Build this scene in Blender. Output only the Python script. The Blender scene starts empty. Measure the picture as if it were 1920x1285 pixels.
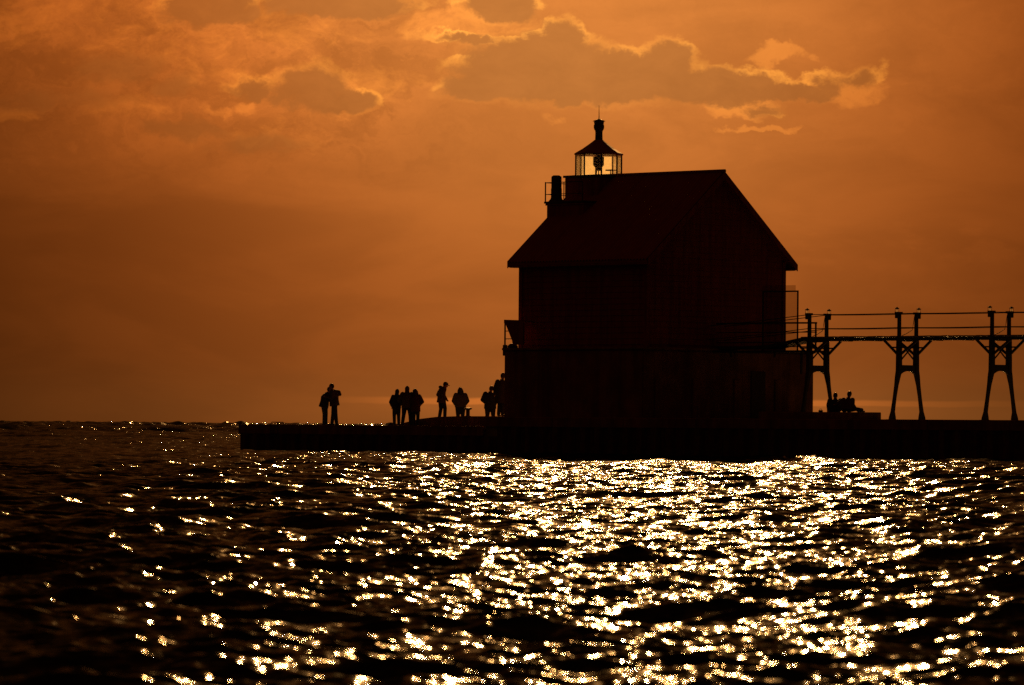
import bpy, bmesh, math, random
import numpy as np
from mathutils import Vector, Matrix
PI = math.pi
rad = math.radians
random.seed(7)
S = bpy.context.scene
C = S.collection

# ------------------------------------------------------------------ camera
EYE = 1.25
cam_d = bpy.data.cameras.new('camera')
cam = bpy.data.objects.new('camera', cam_d)
C.objects.link(cam)
cam_d.sensor_width = 36.0
cam_d.lens = 172.5
cam_d.shift_y = 153.5 / 1920
cam_d.clip_start = 0.5
cam_d.clip_end = 20000
cam_d.dof.use_dof = True
cam_d.dof.focus_distance = 205
cam_d.dof.aperture_fstop = 6.0
cam.matrix_world = Matrix.Translation((0, 0, EYE)) @ Matrix.Rotation(rad(90), 4, 'X') @ Matrix.Rotation(rad(0.43), 4, 'Z')
S.camera = cam

# ------------------------------------------------------------------ colour management
S.view_settings.view_transform = 'Standard'
S.view_settings.look = 'None'
S.view_settings.exposure = 0.0
S.view_settings.gamma = 1.0
S.view_settings.use_curve_mapping = False
S.render.engine = 'CYCLES'
S.cycles.use_denoising = False
S.cycles.max_bounces = 5
S.cycles.glossy_bounces = 3
S.cycles.transmission_bounces = 4
S.cycles.transparent_max_bounces = 12
S.cycles.volume_bounces = 0
S.cycles.caustics_reflective = False
S.cycles.caustics_refractive = False

# ------------------------------------------------------------------ sun
SUN_EL = 15.5
SUN_AZ = 1.8          # degrees right of +Y
sun_d = bpy.data.lights.new('sun', 'SUN')
sun_d.energy = 5.0
sun_d.angle = rad(0.53)
sun_d.color = (1.0, 0.47, 0.13)
sun = bpy.data.objects.new('sun', sun_d)
C.objects.link(sun)
sdir = Vector((math.sin(rad(SUN_AZ)) * math.cos(rad(SUN_EL)), math.cos(rad(SUN_AZ)) * math.cos(rad(SUN_EL)), math.sin(rad(SUN_EL))))
sun.rotation_euler = sdir.to_track_quat('Z', 'Y').to_euler()
sun.location = (0, 0, 60)

# ------------------------------------------------------------------ sky (world)
W = bpy.data.worlds.new('World')
S.world = W
W.use_nodes = True
nt = W.node_tree
nt.nodes.clear()


class NB:
    """small expression builder for shader nodes"""
    def __init__(s, tree):
        s.t = tree
    def n(s, typ, **kw):
        nd = s.t.nodes.new(typ)
        for k, v in kw.items():
            setattr(nd, k, v)
        return nd
    def put(s, sock, v):
        if isinstance(v, bpy.types.NodeSocket):
            s.t.links.new(v, sock)
        else:
            sock.default_value = v
    def m(s, op, a, b=0.0, c=0.0, clamp=False):
        nd = s.n('ShaderNodeMath', operation=op, use_clamp=clamp)
        s.put(nd.inputs[0], a)
        s.put(nd.inputs[1], b)
        s.put(nd.inputs[2], c)
        return nd.outputs[0]
    def v(s, op, a, b=(0, 0, 0), c=(0, 0, 0)):
        nd = s.n('ShaderNodeVectorMath', operation=op)
        s.put(nd.inputs[0], a)
        s.put(nd.inputs[1], b)
        if op == 'MULTIPLY_ADD':
            s.put(nd.inputs[2], c)
        return nd.outputs[1] if op in ('DOT_PRODUCT', 'LENGTH', 'DISTANCE') else nd.outputs[0]
    def scale(s, a, f):
        nd = s.n('ShaderNodeVectorMath', operation='SCALE')
        s.put(nd.inputs[0], a)
        s.put(nd.inputs[3], f)
        return nd.outputs[0]
    def comb(s, x, y, z=0.0):
        nd = s.n('ShaderNodeCombineXYZ')
        for i, q in enumerate((x, y, z)):
            s.put(nd.inputs[i], q)
        return nd.outputs[0]
    def sep(s, a):
        nd = s.n('ShaderNodeSeparateXYZ')
        s.put(nd.inputs[0], a)
        return nd.outputs
    def noise(s, vec, sc, det=4, rough=0.5, dist=0.0, color=False):
        nd = s.n('ShaderNodeTexNoise')
        s.put(nd.inputs['Vector'], vec)
        nd.inputs['Scale'].default_value = sc
        nd.inputs['Detail'].default_value = det
        nd.inputs['Roughness'].default_value = rough
        nd.inputs['Distortion'].default_value = dist
        return nd.outputs['Color' if color else 'Fac']
    def step(s, x, a, b, lo=0.0, hi=1.0):
        nd = s.n('ShaderNodeMapRange', interpolation_type='SMOOTHSTEP')
        s.put(nd.inputs[0], x)
        for i, q in enumerate((a, b, lo, hi)):
            s.put(nd.inputs[i + 1], q)
        return nd.outputs[0]
    def mixc(s, f, a, b):
        nd = s.n('ShaderNodeMix', data_type='RGBA')
        s.put(nd.inputs[0], f)
        s.put(nd.inputs[6], a)
        s.put(nd.inputs[7], b)
        return nd.outputs[2]


def build_sky():
    b = NB(nt)
    tc = b.n('ShaderNodeTexCoord')
    D = b.v('NORMALIZE', tc.outputs['Generated'])
    x, y, z = b.sep(D)
    az = b.m('ARCTAN2', x, y)
    el = b.m('ARCSINE', z)
    # sky units: 1 unit = 1/9.2 radian (about 6.2 degrees)
    P = b.comb(b.m('MULTIPLY', az, 9.2), b.m('MULTIPLY', el, 9.2))
    DS = b.scale(D, 9.2)                       # smooth everywhere, for the noises
    def uv(px, py):
        return ((px - 960) / 1000 + (796 - py) / 1000 * -0.0075, (796 - py) / 1000 + (px - 960) / 1000 * 0.0075)
    su = rad(SUN_AZ) * 9.2
    sv = rad(SUN_EL) * 9.2
    # ---- clear-sky glow around the sun
    off = b.v('SUBTRACT', P, (su, sv, 0))
    offs = b.v('MULTIPLY', off, (1.06, 1.0, 0))
    r2 = b.v('DOT_PRODUCT', offs, offs)
    offg = b.v('MULTIPLY', b.v('SUBTRACT', P, (0.12, 0.97, 0)), (1.15, 1.08, 0))
    glow = b.m('MULTIPLY', b.m('EXPONENT', b.m('MULTIPLY', b.v('DOT_PRODUCT', offg, offg), -1.0)), 0.665)
    core = b.m('MULTIPLY', b.m('EXPONENT', b.m('MULTIPLY', r2, -1 / 0.012)), 4.0)
    ang = b.m('ARCCOSINE', b.v('DOT_PRODUCT', D, tuple(sdir)))
    wide = b.m('ADD', b.m('MULTIPLY', b.m('EXPONENT', b.m('MULTIPLY', ang, -1 / 0.35)), 0.02), b.m('MULTIPLY', b.m('EXPONENT', b.m('MULTIPLY', b.m('MULTIPLY', ang, ang), -1 / 0.0075)), 0.30))
    G = b.m('ADD', b.m('ADD', glow, wide), 0.017)
    # lift along the horizon band where the air is thick
    # hue: nearer the sun more yellow
    hue = b.step(glow, 0.10, 0.70)
    col = b.mixc(hue, (1.0, 0.230, 0.031, 1), (1.0, 0.325, 0.062, 1))
    vcol = b.scale(col, G)
    px_, py_, _ = b.sep(P)
    # ---- clouds: warped ellipses
    wn = b.noise(b.v('MULTIPLY', DS, (1, 1, 1.3)), 7.0, 6, 0.62, color=True)
    wf = b.noise(b.v('MULTIPLY', DS, (1, 1, 1.0)), 26.0, 4, 0.62, color=True)
    w1 = b.v('MULTIPLY', b.v('SUBTRACT', wn, (0.5, 0.5, 0.5)), (0.13, 0.0, 0.085))
    w2 = b.v('MULTIPLY', b.v('SUBTRACT', wf, (0.5, 0.5, 0.5)), (0.032, 0.0, 0.03))
    w = b.v('ADD', w1, w2)
    wx, wy, wz = b.sep(w)
    Q = b.v('ADD', P, b.comb(wx, wz))
    # px, py, half width, half height, amplitude
    big = [(1000, 130, 165, 72, 1.0), (1050, 95, 62, 60, 1.0), (1090, 160, 240, 42, 1.0), (1185, 140, 150, 52, 1.0), (1240, 125, 72, 52, 1.0),
           (1340, 163, 150, 42, 0.95), (1450, 172, 110, 22, 0.8), (900, 165, 80, 30, .7),
           (640, 8, 150, 34, 1.0), (400, 15, 95, 46, 0.9), (930, 12, 85, 34, 1.0), (860, 72, 80, 14, .5),
           (590, 168, 76, 50, .62), (640, 192, 80, 22, 0.7), (1605, 150, 56, 24, 0.55), (1550, 152, 34, 20, .4),
           (1420, 210, 50, 14, .4), (485, 160, 60, 20, .5)]
    dim = [(470, 275, 110, 30, .8), (350, 240, 90, 24, .7), (225, 130, 110, 36, .75), (120, 190, 130, 30, .6), (330, 160, 60, 30, .6)]
    pale = [(1470, 100, 66, 24, 1.9), (1390, 205, 80, 22, 1.7), (1590, 162, 100, 38, 1.4), (1425, 244, 80, 7, 1.6), (705, 160, 95, 40, 1.0),
            (650, 200, 80, 24, .9), (415, 202, 26, 12, .9), (470, 197, 26, 14, .9), (1045, 226, 30, 12, .8), (860, 50, 135, 42, 1.0),
            (440, 145, 90, 20, .6), (300, 110, 160, 60, .35), (210, 200, 130, 30, .4), (480, 262, 110, 34, .4), (560, 60, 180, 30, .45),
            (390, 60, 190, 50, .35), (80, 40, 200, 60, .45), (1390, 150, 90, 26, .6), (40, 215, 60, 20, .6)]
    def field(Pv, lst):
        f = None
        for (px, py, rx, ry, a) in lst:
            u, v_ = uv(px, py)
            k = (1000 / rx, 1000 / ry, 0)
            q = b.v('MULTIPLY_ADD', Pv, k, (-u * k[0], -v_ * k[1], 0))
            e = b.m('MULTIPLY_ADD', b.v('DOT_PRODUCT', q, q), -a, a)
            f = e if f is None else b.m('SMOOTH_MAX', f, e, 0.25)
        return f
    dn = b.m('MULTIPLY', b.m('SUBTRACT', b.noise(b.v('MULTIPLY', DS, (1, 1, 1.6)), 12.0, 8, 0.66, 0.5), 0.5), 1.7)
    fb = b.m('ADD', field(Q, big), dn)
    toward = 0.020
    Q2 = b.v('ADD', Q, (0.0, toward, 0))
    fb2 = b.m('ADD', field(Q2, big), dn)
    body = b.step(fb, -0.05, 0.42)
    body2 = b.step(fb2, -0.02, 0.34)
    fp = b.m('ADD', field(Q, pale), b.m('MULTIPLY', dn, 2.3))
    wisp = b.step(fp, -0.1, 1.15)
    patch = b.step(b.noise(DS, 8.0, 5, 0.65), 0.36, 0.66, 0.25, 1.0)
    top = b.step(b.m('SUBTRACT', fb, fb2), 0.0, 0.30)
    edge = b.m('MULTIPLY', b.step(fb, -0.42, 0.06), b.m('SUBTRACT', 1.0, body))
    rim = b.m('MULTIPLY', b.m('MULTIPLY', edge, b.m('MULTIPLY_ADD', top, 0.85, 0.10)), b.m('MULTIPLY', b.m('MULTIPLY', patch, b.step(px_, -0.5, 0.0, 0.55, 1.0)), 1.15))
    # thin veil of variation everywhere near the horizon sky
    veil = b.noise(b.v('MULTIPLY', DS, (1, 1, 3.2)), 2.6, 6, 0.55, 0.5)
    veil = b.step(veil, 0.36, 0.66, 0.90, 1.06)
    # dark shelf of distant cloud at left and right
    n3 = b.noise(b.v('MULTIPLY', DS, (1, 1, 4.0)), 5.0, 6, 0.6)
    pe = b.m('MULTIPLY_ADD', b.m('SUBTRACT', n3, 0.5), 0.09, py_)
    shelf_top = b.step(pe, 0.40, 0.425, 1.0, 0.0)
    shelf = b.m('MULTIPLY', shelf_top, b.step(pe, 0.22, 0.40))
    shelf = b.m('MULTIPLY', shelf, b.step(px_, -0.65, -0.15, 1.0, 0.0))
    far_r = b.m('MULTIPLY', b.step(b.noise(b.v('MULTIPLY', DS, (1, 1, 2.2)), 8.0, 6, 0.62), 0.48, 0.60), b.m('MULTIPLY', b.step(py_, 0.28, 0.33), b.step(py_, 0.35, 0.41, 1.0, 0.0)))
    far_r = b.m('MULTIPLY', far_r, b.step(px_, 0.45, 0.6))
    f_sky = b.m('MULTIPLY', veil, b.m('MULTIPLY_ADD', shelf, -0.11, 1.0))
    f_sky = b.m('MULTIPLY', f_sky, b.m('MULTIPLY_ADD', far_r, 0.10, 1.0))
    # streaky high cloud over the upper left
    st = b.noise(b.v('MULTIPLY', b.v('ADD', DS, b.scale(wn, 0.25)), (1, 1, 2.4)), 5.5, 8, 0.68, 0.6)
    reg = b.m('MULTIPLY', b.step(px_, -0.35, 0.10, 1.0, 0.25), b.step(py_, 0.36, 0.62))
    f_sky = b.m('MULTIPLY', f_sky, b.m('MULTIPLY_ADD', b.m('MULTIPLY', b.m('SUBTRACT', b.step(st, 0.34, 0.66), 0.5), reg), 0.34, 1.0))
    # a broad sheet of thin, sunlit cloud lies over the upper left
    sheet = b.m('MULTIPLY', b.step(px_, -0.95, 0.05, 1.0, 0.0), b.step(py_, 0.30, 0.72))
    vcol = b.scale(vcol, b.m('MULTIPLY_ADD', sheet, 0.62, 1.0))
    c0 = b.scale(vcol, f_sky)
    # wisps brighter
    wl = b.m('MULTIPLY', wisp, 0.42)
    c1 = b.v('ADD', c0, b.scale(b.v('MULTIPLY', vcol, (1.0, 1.12, 0.75)), wl))
    # dark bodies: light of the haze in front of them
    bodyc = b.scale(b.v('MULTIPLY', vcol, (0.79, 0.88, 1.0)), b.m('MULTIPLY_ADD', dn, 0.22, 0.97))
    fd = b.step(b.m('ADD', field(Q, dim), b.m('MULTIPLY', dn, 1.2)), 0.0, 0.8)
    c1 = b.mixc(b.m('MULTIPLY', fd, 0.75), c1, bodyc)
    c2 = b.mixc(b.m('MULTIPLY', body, 0.92), c1, bodyc)
    c3 = b.v('ADD', c2, b.scale(b.v('MULTIPLY', vcol, (0.80, 1.15, 0.75)), rim))
    # bright strip low over the horizon
    u0, v0 = uv(0, 746)
    vh = b.m('MULTIPLY_ADD', b.m('SUBTRACT', n3, 0.5), 0.012, py_)
    strip = b.m('MULTIPLY', b.step(vh, 0.036, 0.040), b.step(vh, 0.046, 0.052, 1.0, 0.0))
    glowlow = b.m('MULTIPLY', b.step(vh, -0.01, 0.035), b.step(vh, 0.046, 0.052, 1.0, 0.0))
    ext = b.m('MULTIPLY', b.step(px_, -0.42, 0.0), b.step(px_, 0.45, 1.0, 1.0, 0.12))
    strip = b.m('MULTIPLY', b.m('ADD', b.m('MULTIPLY', strip, 0.80), b.m('MULTIPLY', glowlow, 0.30)), ext)
    lowl = b.m('MULTIPLY', b.m('ADD', b.m('MULTIPLY', b.step(py_, 0.0, 0.14, 1.0, 0.0), 0.12), b.m('MULTIPLY', b.step(py_, 0.0, 0.30, 1.0, 0.0), 0.07)), b.step(px_, -0.9, 0.9, 0.8, 1.5))
    c4 = b.v('ADD', c3, b.scale(b.v('MULTIPLY', vcol, (1.0, 1.0, 0.9)), strip))
    c4 = b.v('ADD', c4, b.scale(b.v('MULTIPLY', vcol, (1.2, 2.6, 4.6)), lowl))
    c5 = b.v('ADD', c4, b.scale((1.0, 0.5, 0.16), core))
    bg = b.n('ShaderNodeBackground')
    nt.links.new(c5, bg.inputs['Color'])
    bg.inputs['Strength'].default_value = 1.0
    # the physical daylight sky, very low, through the same warm filter of dusty air
    sk = b.n('ShaderNodeTexSky', sky_type='NISHITA')
    sk.sun_disc = False
    sk.sun_elevation = rad(SUN_EL)
    sk.sun_rotation = rad(SUN_AZ)
    sk.dust_density = 6.0
    bg2 = b.n('ShaderNodeBackground')
    nt.links.new(b.v('MULTIPLY', sk.outputs[0], (0.015, 0.004, 0.0006)), bg2.inputs['Color'])
    bg2.inputs['Strength'].default_value = 0.05
    ad = b.n('ShaderNodeAddShader')
    nt.links.new(bg.outputs[0], ad.inputs[0])
    nt.links.new(bg2.outputs[0], ad.inputs[1])
    out = b.n('ShaderNodeOutputWorld')
    nt.links.new(ad.outputs[0], out.inputs['Surface'])


build_sky()
W.cycles.sampling_method = 'MANUAL'
W.cycles.sample_map_resolution = 2048

# ------------------------------------------------------------------ materials
MATS = {}
def mat(name, col, rough=0.8, metal=0.0, vary=0.25, nscale=3.0, bump=0.0, bscale=20.0, stripes=None, spec=0.3):
    if name in MATS:
        return MATS[name]
    m = bpy.data.materials.new(name)
    m.use_nodes = True
    t = m.node_tree
    b = NB(t)
    p = t.nodes['Principled BSDF']
    tc = b.n('ShaderNodeNewGeometry').outputs['Position']
    n1 = b.noise(tc, nscale, 6, 0.62)
    f = b.step(n1, 0.3, 0.7, 1 - vary, 1 + vary)
    c = b.scale(col, f)
    if stripes:                                   # streaks of weather running down
        st = b.noise(b.v('MULTIPLY', tc, (1, 1, 0.06)), stripes, 4, 0.6)
        c = b.scale(c, b.step(st, 0.35, 0.7, 1.1, 0.65))
    t.links.new(c, p.inputs['Base Color'])
    p.inputs['Roughness'].default_value = rough
    p.inputs['Metallic'].default_value = metal
    p.inputs['Specular IOR Level'].default_value = spec
    if bump:
        bn = b.n('ShaderNodeBump')
        bn.inputs['Strength'].default_value = bump
        bn.inputs['Distance'].default_value = 0.02
        t.links.new(b.noise(tc, bscale, 5, 0.6), bn.inputs['Height'])
        t.links.new(bn.outputs[0], p.inputs['Normal'])
    MATS[name] = m
    return m

M_WALL = mat('red_painted_wood', (0.26, 0.055, 0.028), 0.75, vary=0.15, stripes=5.0, bump=0.4)
M_ROOF = mat('red_corrugated_iron', (0.27, 0.06, 0.03), 0.6, vary=0.12, nscale=1.5, bump=0.2)
M_CONC = mat('weathered_concrete', (0.20, 0.10, 0.06), 0.9, vary=0.3, nscale=1.2, stripes=2.5, bump=0.6)
M_DECK = mat('wet_concrete', (0.20, 0.18, 0.16), 0.32, vary=0.35, nscale=1.6, bump=0.25, bscale=9, spec=0.5)
M_PILE = mat('rusty_sheet_steel', (0.09, 0.045, 0.028), 0.8, vary=0.4, nscale=3.0, stripes=4.0, bump=0.5)
M_IRON = mat('dark_painted_iron', (0.05, 0.035, 0.03), 0.55, vary=0.3, nscale=6.0, bump=0.3)
M_STEEL = mat('dark_catwalk_steel', (0.035, 0.03, 0.03), 0.6, vary=0.3, nscale=5.0, bump=0.3)
M_PLANK = mat('wet_weathered_plank', (0.12, 0.09, 0.07), 0.3, vary=0.35, nscale=4.0, bump=0.3, spec=0.5)
M_SKIN = mat('skin', (0.35, 0.20, 0.14), 0.6, vary=0.06)
M_HAIR = mat('dark_hair', (0.03, 0.02, 0.015), 0.55, vary=0.3, nscale=30, bump=0.5, bscale=60)
M_SHOE = mat('dark_leather', (0.03, 0.022, 0.02), 0.5)
def cloth(name, c):
    return mat(name, c, 0.9, vary=0.15, nscale=9, bump=0.5, bscale=14)
M_COAT = [cloth('dark_wool', (0.04, 0.035, 0.035)), cloth('brown_canvas', (0.07, 0.045, 0.03)), cloth('navy_nylon', (0.025, 0.03, 0.05)),
          cloth('grey_fleece', (0.08, 0.075, 0.07)), cloth('maroon_nylon', (0.07, 0.02, 0.02))]
M_JEAN = cloth('dark_denim', (0.03, 0.035, 0.055))
M_TROU = cloth('black_cotton', (0.025, 0.022, 0.022))


def glass_mat(name, scatter):
    m = bpy.data.materials.new(name)
    m.use_nodes = True
    t = m.node_tree
    t.nodes.clear()
    b = NB(t)
    tr = b.n('ShaderNodeBsdfTransparent')
    tr.inputs[0].default_value = (0.95, 0.94, 0.90, 1)
    tl = b.n('ShaderNodeBsdfTranslucent')
    tl.inputs[0].default_value = (1.0, 0.95, 0.82, 1)
    gl = b.n('ShaderNodeBsdfGlossy')
    gl.inputs['Roughness'].default_value = 0.05
    tc = b.n('ShaderNodeTexCoord').outputs['Object']
    f = b.step(b.noise(tc, 2.2, 6, 0.6), 0.32, 0.7, scatter * 0.8, min(1.0, scatter * 1.2))
    mx = b.n('ShaderNodeMixShader')
    t.links.new(f, mx.inputs[0])
    t.links.new(tr.outputs[0], mx.inputs[1])
    t.links.new(tl.outputs[0], mx.inputs[2])
    fr = b.n('ShaderNodeFresnel')
    fr.inputs[0].default_value = 1.45
    mx2 = b.n('ShaderNodeMixShader')
    t.links.new(b.m('MULTIPLY', fr.outputs[0], 0.4), mx2.inputs[0])
    t.links.new(mx.outputs[0], mx2.inputs[1])
    t.links.new(gl.outputs[0], mx2.inputs[2])
    o = b.n('ShaderNodeOutputMaterial')
    t.links.new(mx2.outputs[0], o.inputs[0])
    return m
M_PANE = glass_mat('salt_frosted_glass', 0.80)
M_PANE_CLEAR = glass_mat('clear_old_glass', 0.10)


def water_mat():
    m = bpy.data.materials.new('lake_water')
    m.use_nodes = True
    t = m.node_tree
    t.nodes.clear()
    b = NB(t)
    geo = b.n('ShaderNodeNewGeometry')
    pos = geo.outputs['Position']
    # ripple slopes below the size of the mesh: bands of capillary waves, patchy like wind gusts
    gust = b.step(b.noise(b.v('MULTIPLY', pos, (1, 0.45, 0)), 0.16, 3, 0.55), 0.30, 0.66, 0.45, 1.25)
    def ripple(sc, amp, str_=(0.5, 1.0, 1), det=1):
        c = b.noise(b.v('MULTIPLY', pos, str_), sc, det, 0.5, color=True)
        return b.v('MULTIPLY', b.v('SUBTRACT', c, (0.5, 0.5, 0.5)), (amp, amp, 0))
    s = b.v('ADD', ripple(7.0, RIP[0]), ripple(19.0, RIP[1]))
    s = b.v('ADD', s, ripple(48.0, RIP[2]))
    at = b.n('ShaderNodeAttribute', attribute_name='fine_wave_slope')
    s = b.v('ADD', s, b.scale(ripple(2.6, RIP[3]), at.outputs['Fac']))
    s = b.scale(s, gust)
    nn = b.v('NORMALIZE', b.v('ADD', geo.outputs['Normal'], s))
    # deep dark water; the finest ripples keep its mirror from ever reaching full strength at grazing angles
    df = b.n('ShaderNodeBsdfDiffuse'); df.inputs[0].default_value = (0.006, 0.007, 0.006, 1)
    gl = b.n('ShaderNodeBsdfGlossy'); gl.inputs['Roughness'].default_value = WATER_ROUGH
    t.links.new(nn, gl.inputs['Normal'])
    fr = b.n('ShaderNodeFresnel'); fr.inputs[0].default_value = 1.333
    t.links.new(nn, fr.inputs['Normal'])
    mx = b.n('ShaderNodeMixShader')
    t.links.new(b.m('MULTIPLY_ADD', fr.outputs[0], WATER_MIRROR, 0.01), mx.inputs[0])
    t.links.new(df.outputs[0], mx.inputs[1]); t.links.new(gl.outputs[0], mx.inputs[2])
    o = b.n('ShaderNodeOutputMaterial'); t.links.new(mx.outputs[0], o.inputs[0])
    return m
WATER_MIRROR = 0.115
WATER_ROUGH = 0.078
RIP = (0.46, 0.60, 0.20, 0.95)
M_WATER = water_mat()

# ------------------------------------------------------------------ mesh helpers
def link_bm(name, bm, m, parent=None, smooth=False, kind=None, label=None):
    me = bpy.data.meshes.new(name)
    bm.normal_update()
    bm.to_mesh(me)
    bm.free()
    if smooth:
        for pl in me.polygons:
            pl.use_smooth = True
    return link_me(name, me, m, parent, kind, label)

def link_me(name, me, m, parent=None, kind=None, label=None):
    if m is not None and not me.materials:
        me.materials.append(m)
    o = bpy.data.objects.new(name, me)
    C.objects.link(o)
    if parent is not None:
        o.parent = parent
    if kind:
        o['kind'] = kind
    if label:
        o['label'] = label
    return o

def thing(name, label, cat, loc=(0, 0, 0), rz=0.0, group=None):
    o = bpy.data.objects.new(name, None)
    C.objects.link(o)
    o.location = loc
    o.rotation_euler = (0, 0, rz)
    o['label'] = label
    o['category'] = cat
    o.empty_display_size = 0.3
    if group:
        o['group'] = group
    return o

def box(bm, x0, x1, y0, y1, z0, z1):
    vs = [bm.verts.new((x, y, z)) for z in (z0, z1) for y in (y0, y1) for x in (x0, x1)]
    for f in ((0, 2, 3, 1), (4, 5, 7, 6), (0, 1, 5, 4), (2, 6, 7, 3), (0, 4, 6, 2), (1, 3, 7, 5)):
        bm.faces.new([vs[i] for i in f])
    return vs

def boxes(*args):
    bm = bmesh.new()
    for a in args:
        box(bm, *a)
    return bm

def bevel(bm, w, seg=1):
    bmesh.ops.bevel(bm, geom=list(bm.edges), offset=w, segments=seg, affect='EDGES', clamp_overlap=True)
    return bm

def tube(bm, pts, r, n=8, cap=True):
    pts = [Vector(p) for p in pts]
    rs = r if isinstance(r, (list, tuple)) else [r] * len(pts)
    rings = []
    for i, p in enumerate(pts):
        d = (pts[min(i + 1, len(pts) - 1)] - pts[max(i - 1, 0)]).normalized()
        a = d.orthogonal().normalized() if abs(d.z) > 0.9 else d.cross(Vector((0, 0, 1))).normalized()
        if abs(d.z) > 0.9:
            a = Vector((1, 0, 0)); a = (a - d * a.dot(d)).normalized()
        c = d.cross(a)
        rings.append([bm.verts.new(p + (a * math.cos(2 * PI * k / n) + c * math.sin(2 * PI * k / n)) * rs[i]) for k in range(n)])
    for i in range(len(rings) - 1):
        for k in range(n):
            bm.faces.new((rings[i][k], rings[i][(k + 1) % n], rings[i + 1][(k + 1) % n], rings[i + 1][k]))
    if cap:
        bm.faces.new(rings[0][::-1])
        bm.faces.new(rings[-1])

def bar(bm, p0, p1, w, d=None):
    """square bar; w is width across x/y, d the other"""
    p0, p1 = Vector(p0), Vector(p1)
    d = d or w
    ax = (p1 - p0).normalized()
    a = Vector((1, 0, 0)) if abs(ax.x) < 0.7 else Vector((0, 1, 0))
    a = (a - ax * a.dot(ax)).normalized()
    c = ax.cross(a)
    vs = []
    for p in (p0, p1):
        for sx, sy in ((-1, -1), (1, -1), (1, 1), (-1, 1)):
            vs.append(bm.verts.new(p + a * sx * w / 2 + c * sy * d / 2))
    for f in ((3, 2, 1, 0), (4, 5, 6, 7), (0, 1, 5, 4), (1, 2, 6, 5), (2, 3, 7, 6), (3, 0, 4, 7)):
        bm.faces.new([vs[i] for i in f])

def lathe(bm, prof, n=16, cx=0, cy=0, z0=0, ph=0.0):
    rings = []
    for r, z in prof:
        rings.append([bm.verts.new((cx + r * math.cos(ph + 2 * PI * k / n), cy + r * math.sin(ph + 2 * PI * k / n), z0 + z)) for k in range(n)])
    for i in range(len(rings) - 1):
        for k in range(n):
            bm.faces.new((rings[i][k], rings[i][(k + 1) % n], rings[i + 1][(k + 1) % n], rings[i + 1][k]))
    bm.faces.new(rings[0][::-1])
    bm.faces.new(rings[-1])

def prism(bm, pts, axis, a0, a1):
    """extrude polygon pts (2D) along axis 'x' or 'y'"""
    def mk(p, a):
        return (a, p[0], p[1]) if axis == 'x' else (p[0], a, p[1])
    v0 = [bm.verts.new(mk(p, a0)) for p in pts]
    v1 = [bm.verts.new(mk(p, a1)) for p in pts]
    n = len(pts)
    bm.faces.new(v0)
    bm.faces.new(v1[::-1])
    for i in range(n):
        bm.faces.new((v0[i], v1[i], v1[(i + 1) % n], v0[(i + 1) % n]))
    bmesh.ops.recalc_face_normals(bm, faces=bm.faces)

# ------------------------------------------------------------------ pier frame: x along the pier (right, nearer), y across it (away)
PH = rad(44)
ORG = Vector((5.2, 200.0, 0.0))
UX = Vector((math.cos(PH), -math.sin(PH), 0))
UY = Vector((math.sin(PH), math.cos(PH), 0))
def pier_pt(s, n, z=0.0):
    p = ORG + UX * s + UY * n
    return Vector((p.x, p.y, z))

# ------------------------------------------------------------------ water
def make_tile(L, N, lmin, lmax, peak, slope_rms, wind, seed, spread=2.0, chop=1.0, power=4.0):
    rng = np.random.default_rng(seed)
    k1 = np.fft.fftfreq(N, d=L / N) * 2 * np.pi
    kx, ky = np.meshgrid(k1, k1)
    k = np.hypot(kx, ky)
    k[0, 0] = 1e9
    kp = 2 * np.pi / peak
    P = k ** -power * np.exp(-1.25 * (kp / k) ** 2)
    c = (kx * wind[0] + ky * wind[1]) / k
    P = P * (0.12 + np.abs(c) ** spread)
    P[(k > 2 * np.pi / lmin) | (k < 2 * np.pi / lmax)] = 0
    # soft cut at the short end
    P = P * np.exp(-(k * lmin / (2 * np.pi)) ** 2 * 1.0)
    A = np.sqrt(P) * (rng.standard_normal((N, N)) + 1j * rng.standard_normal((N, N)))
    kk = k.copy(); kk[0, 0] = 1
    h = np.fft.ifft2(A)
    hr = np.real(h)
    gx = np.real(np.fft.ifft2(A * 1j * kx)); gy = np.real(np.fft.ifft2(A * 1j * ky))
    f = slope_rms / math.sqrt(float((gx ** 2 + gy ** 2).mean()))
    dx = np.real(np.fft.ifft2(A * 1j * kx / kk)) * f * chop
    dy = np.real(np.fft.ifft2(A * 1j * ky / kk)) * f * chop
    return (L, N, np.stack([dx, dy, hr * f], -1))

def sample(tile, X, Y, rot):
    L, N, F = tile
    c, s = math.cos(rot), math.sin(rot)
    U = (X * c + Y * s) / L * N
    V = (-X * s + Y * c) / L * N
    i0 = np.floor(U).astype(np.int64); j0 = np.floor(V).astype(np.int64)
    fu = (U - i0)[..., None]; fv = (V - j0)[..., None]
    i0 %= N; j0 %= N
    i1 = (i0 + 1) % N; j1 = (j0 + 1) % N
    r = (F[j0, i0] * (1 - fu) * (1 - fv) + F[j0, i1] * fu * (1 - fv) + F[j1, i0] * (1 - fu) * fv + F[j1, i1] * fu * fv)
    dx = r[..., 0] * c - r[..., 1] * s
    dy = r[..., 0] * s + r[..., 1] * c
    return dx, dy, r[..., 2]

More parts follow.
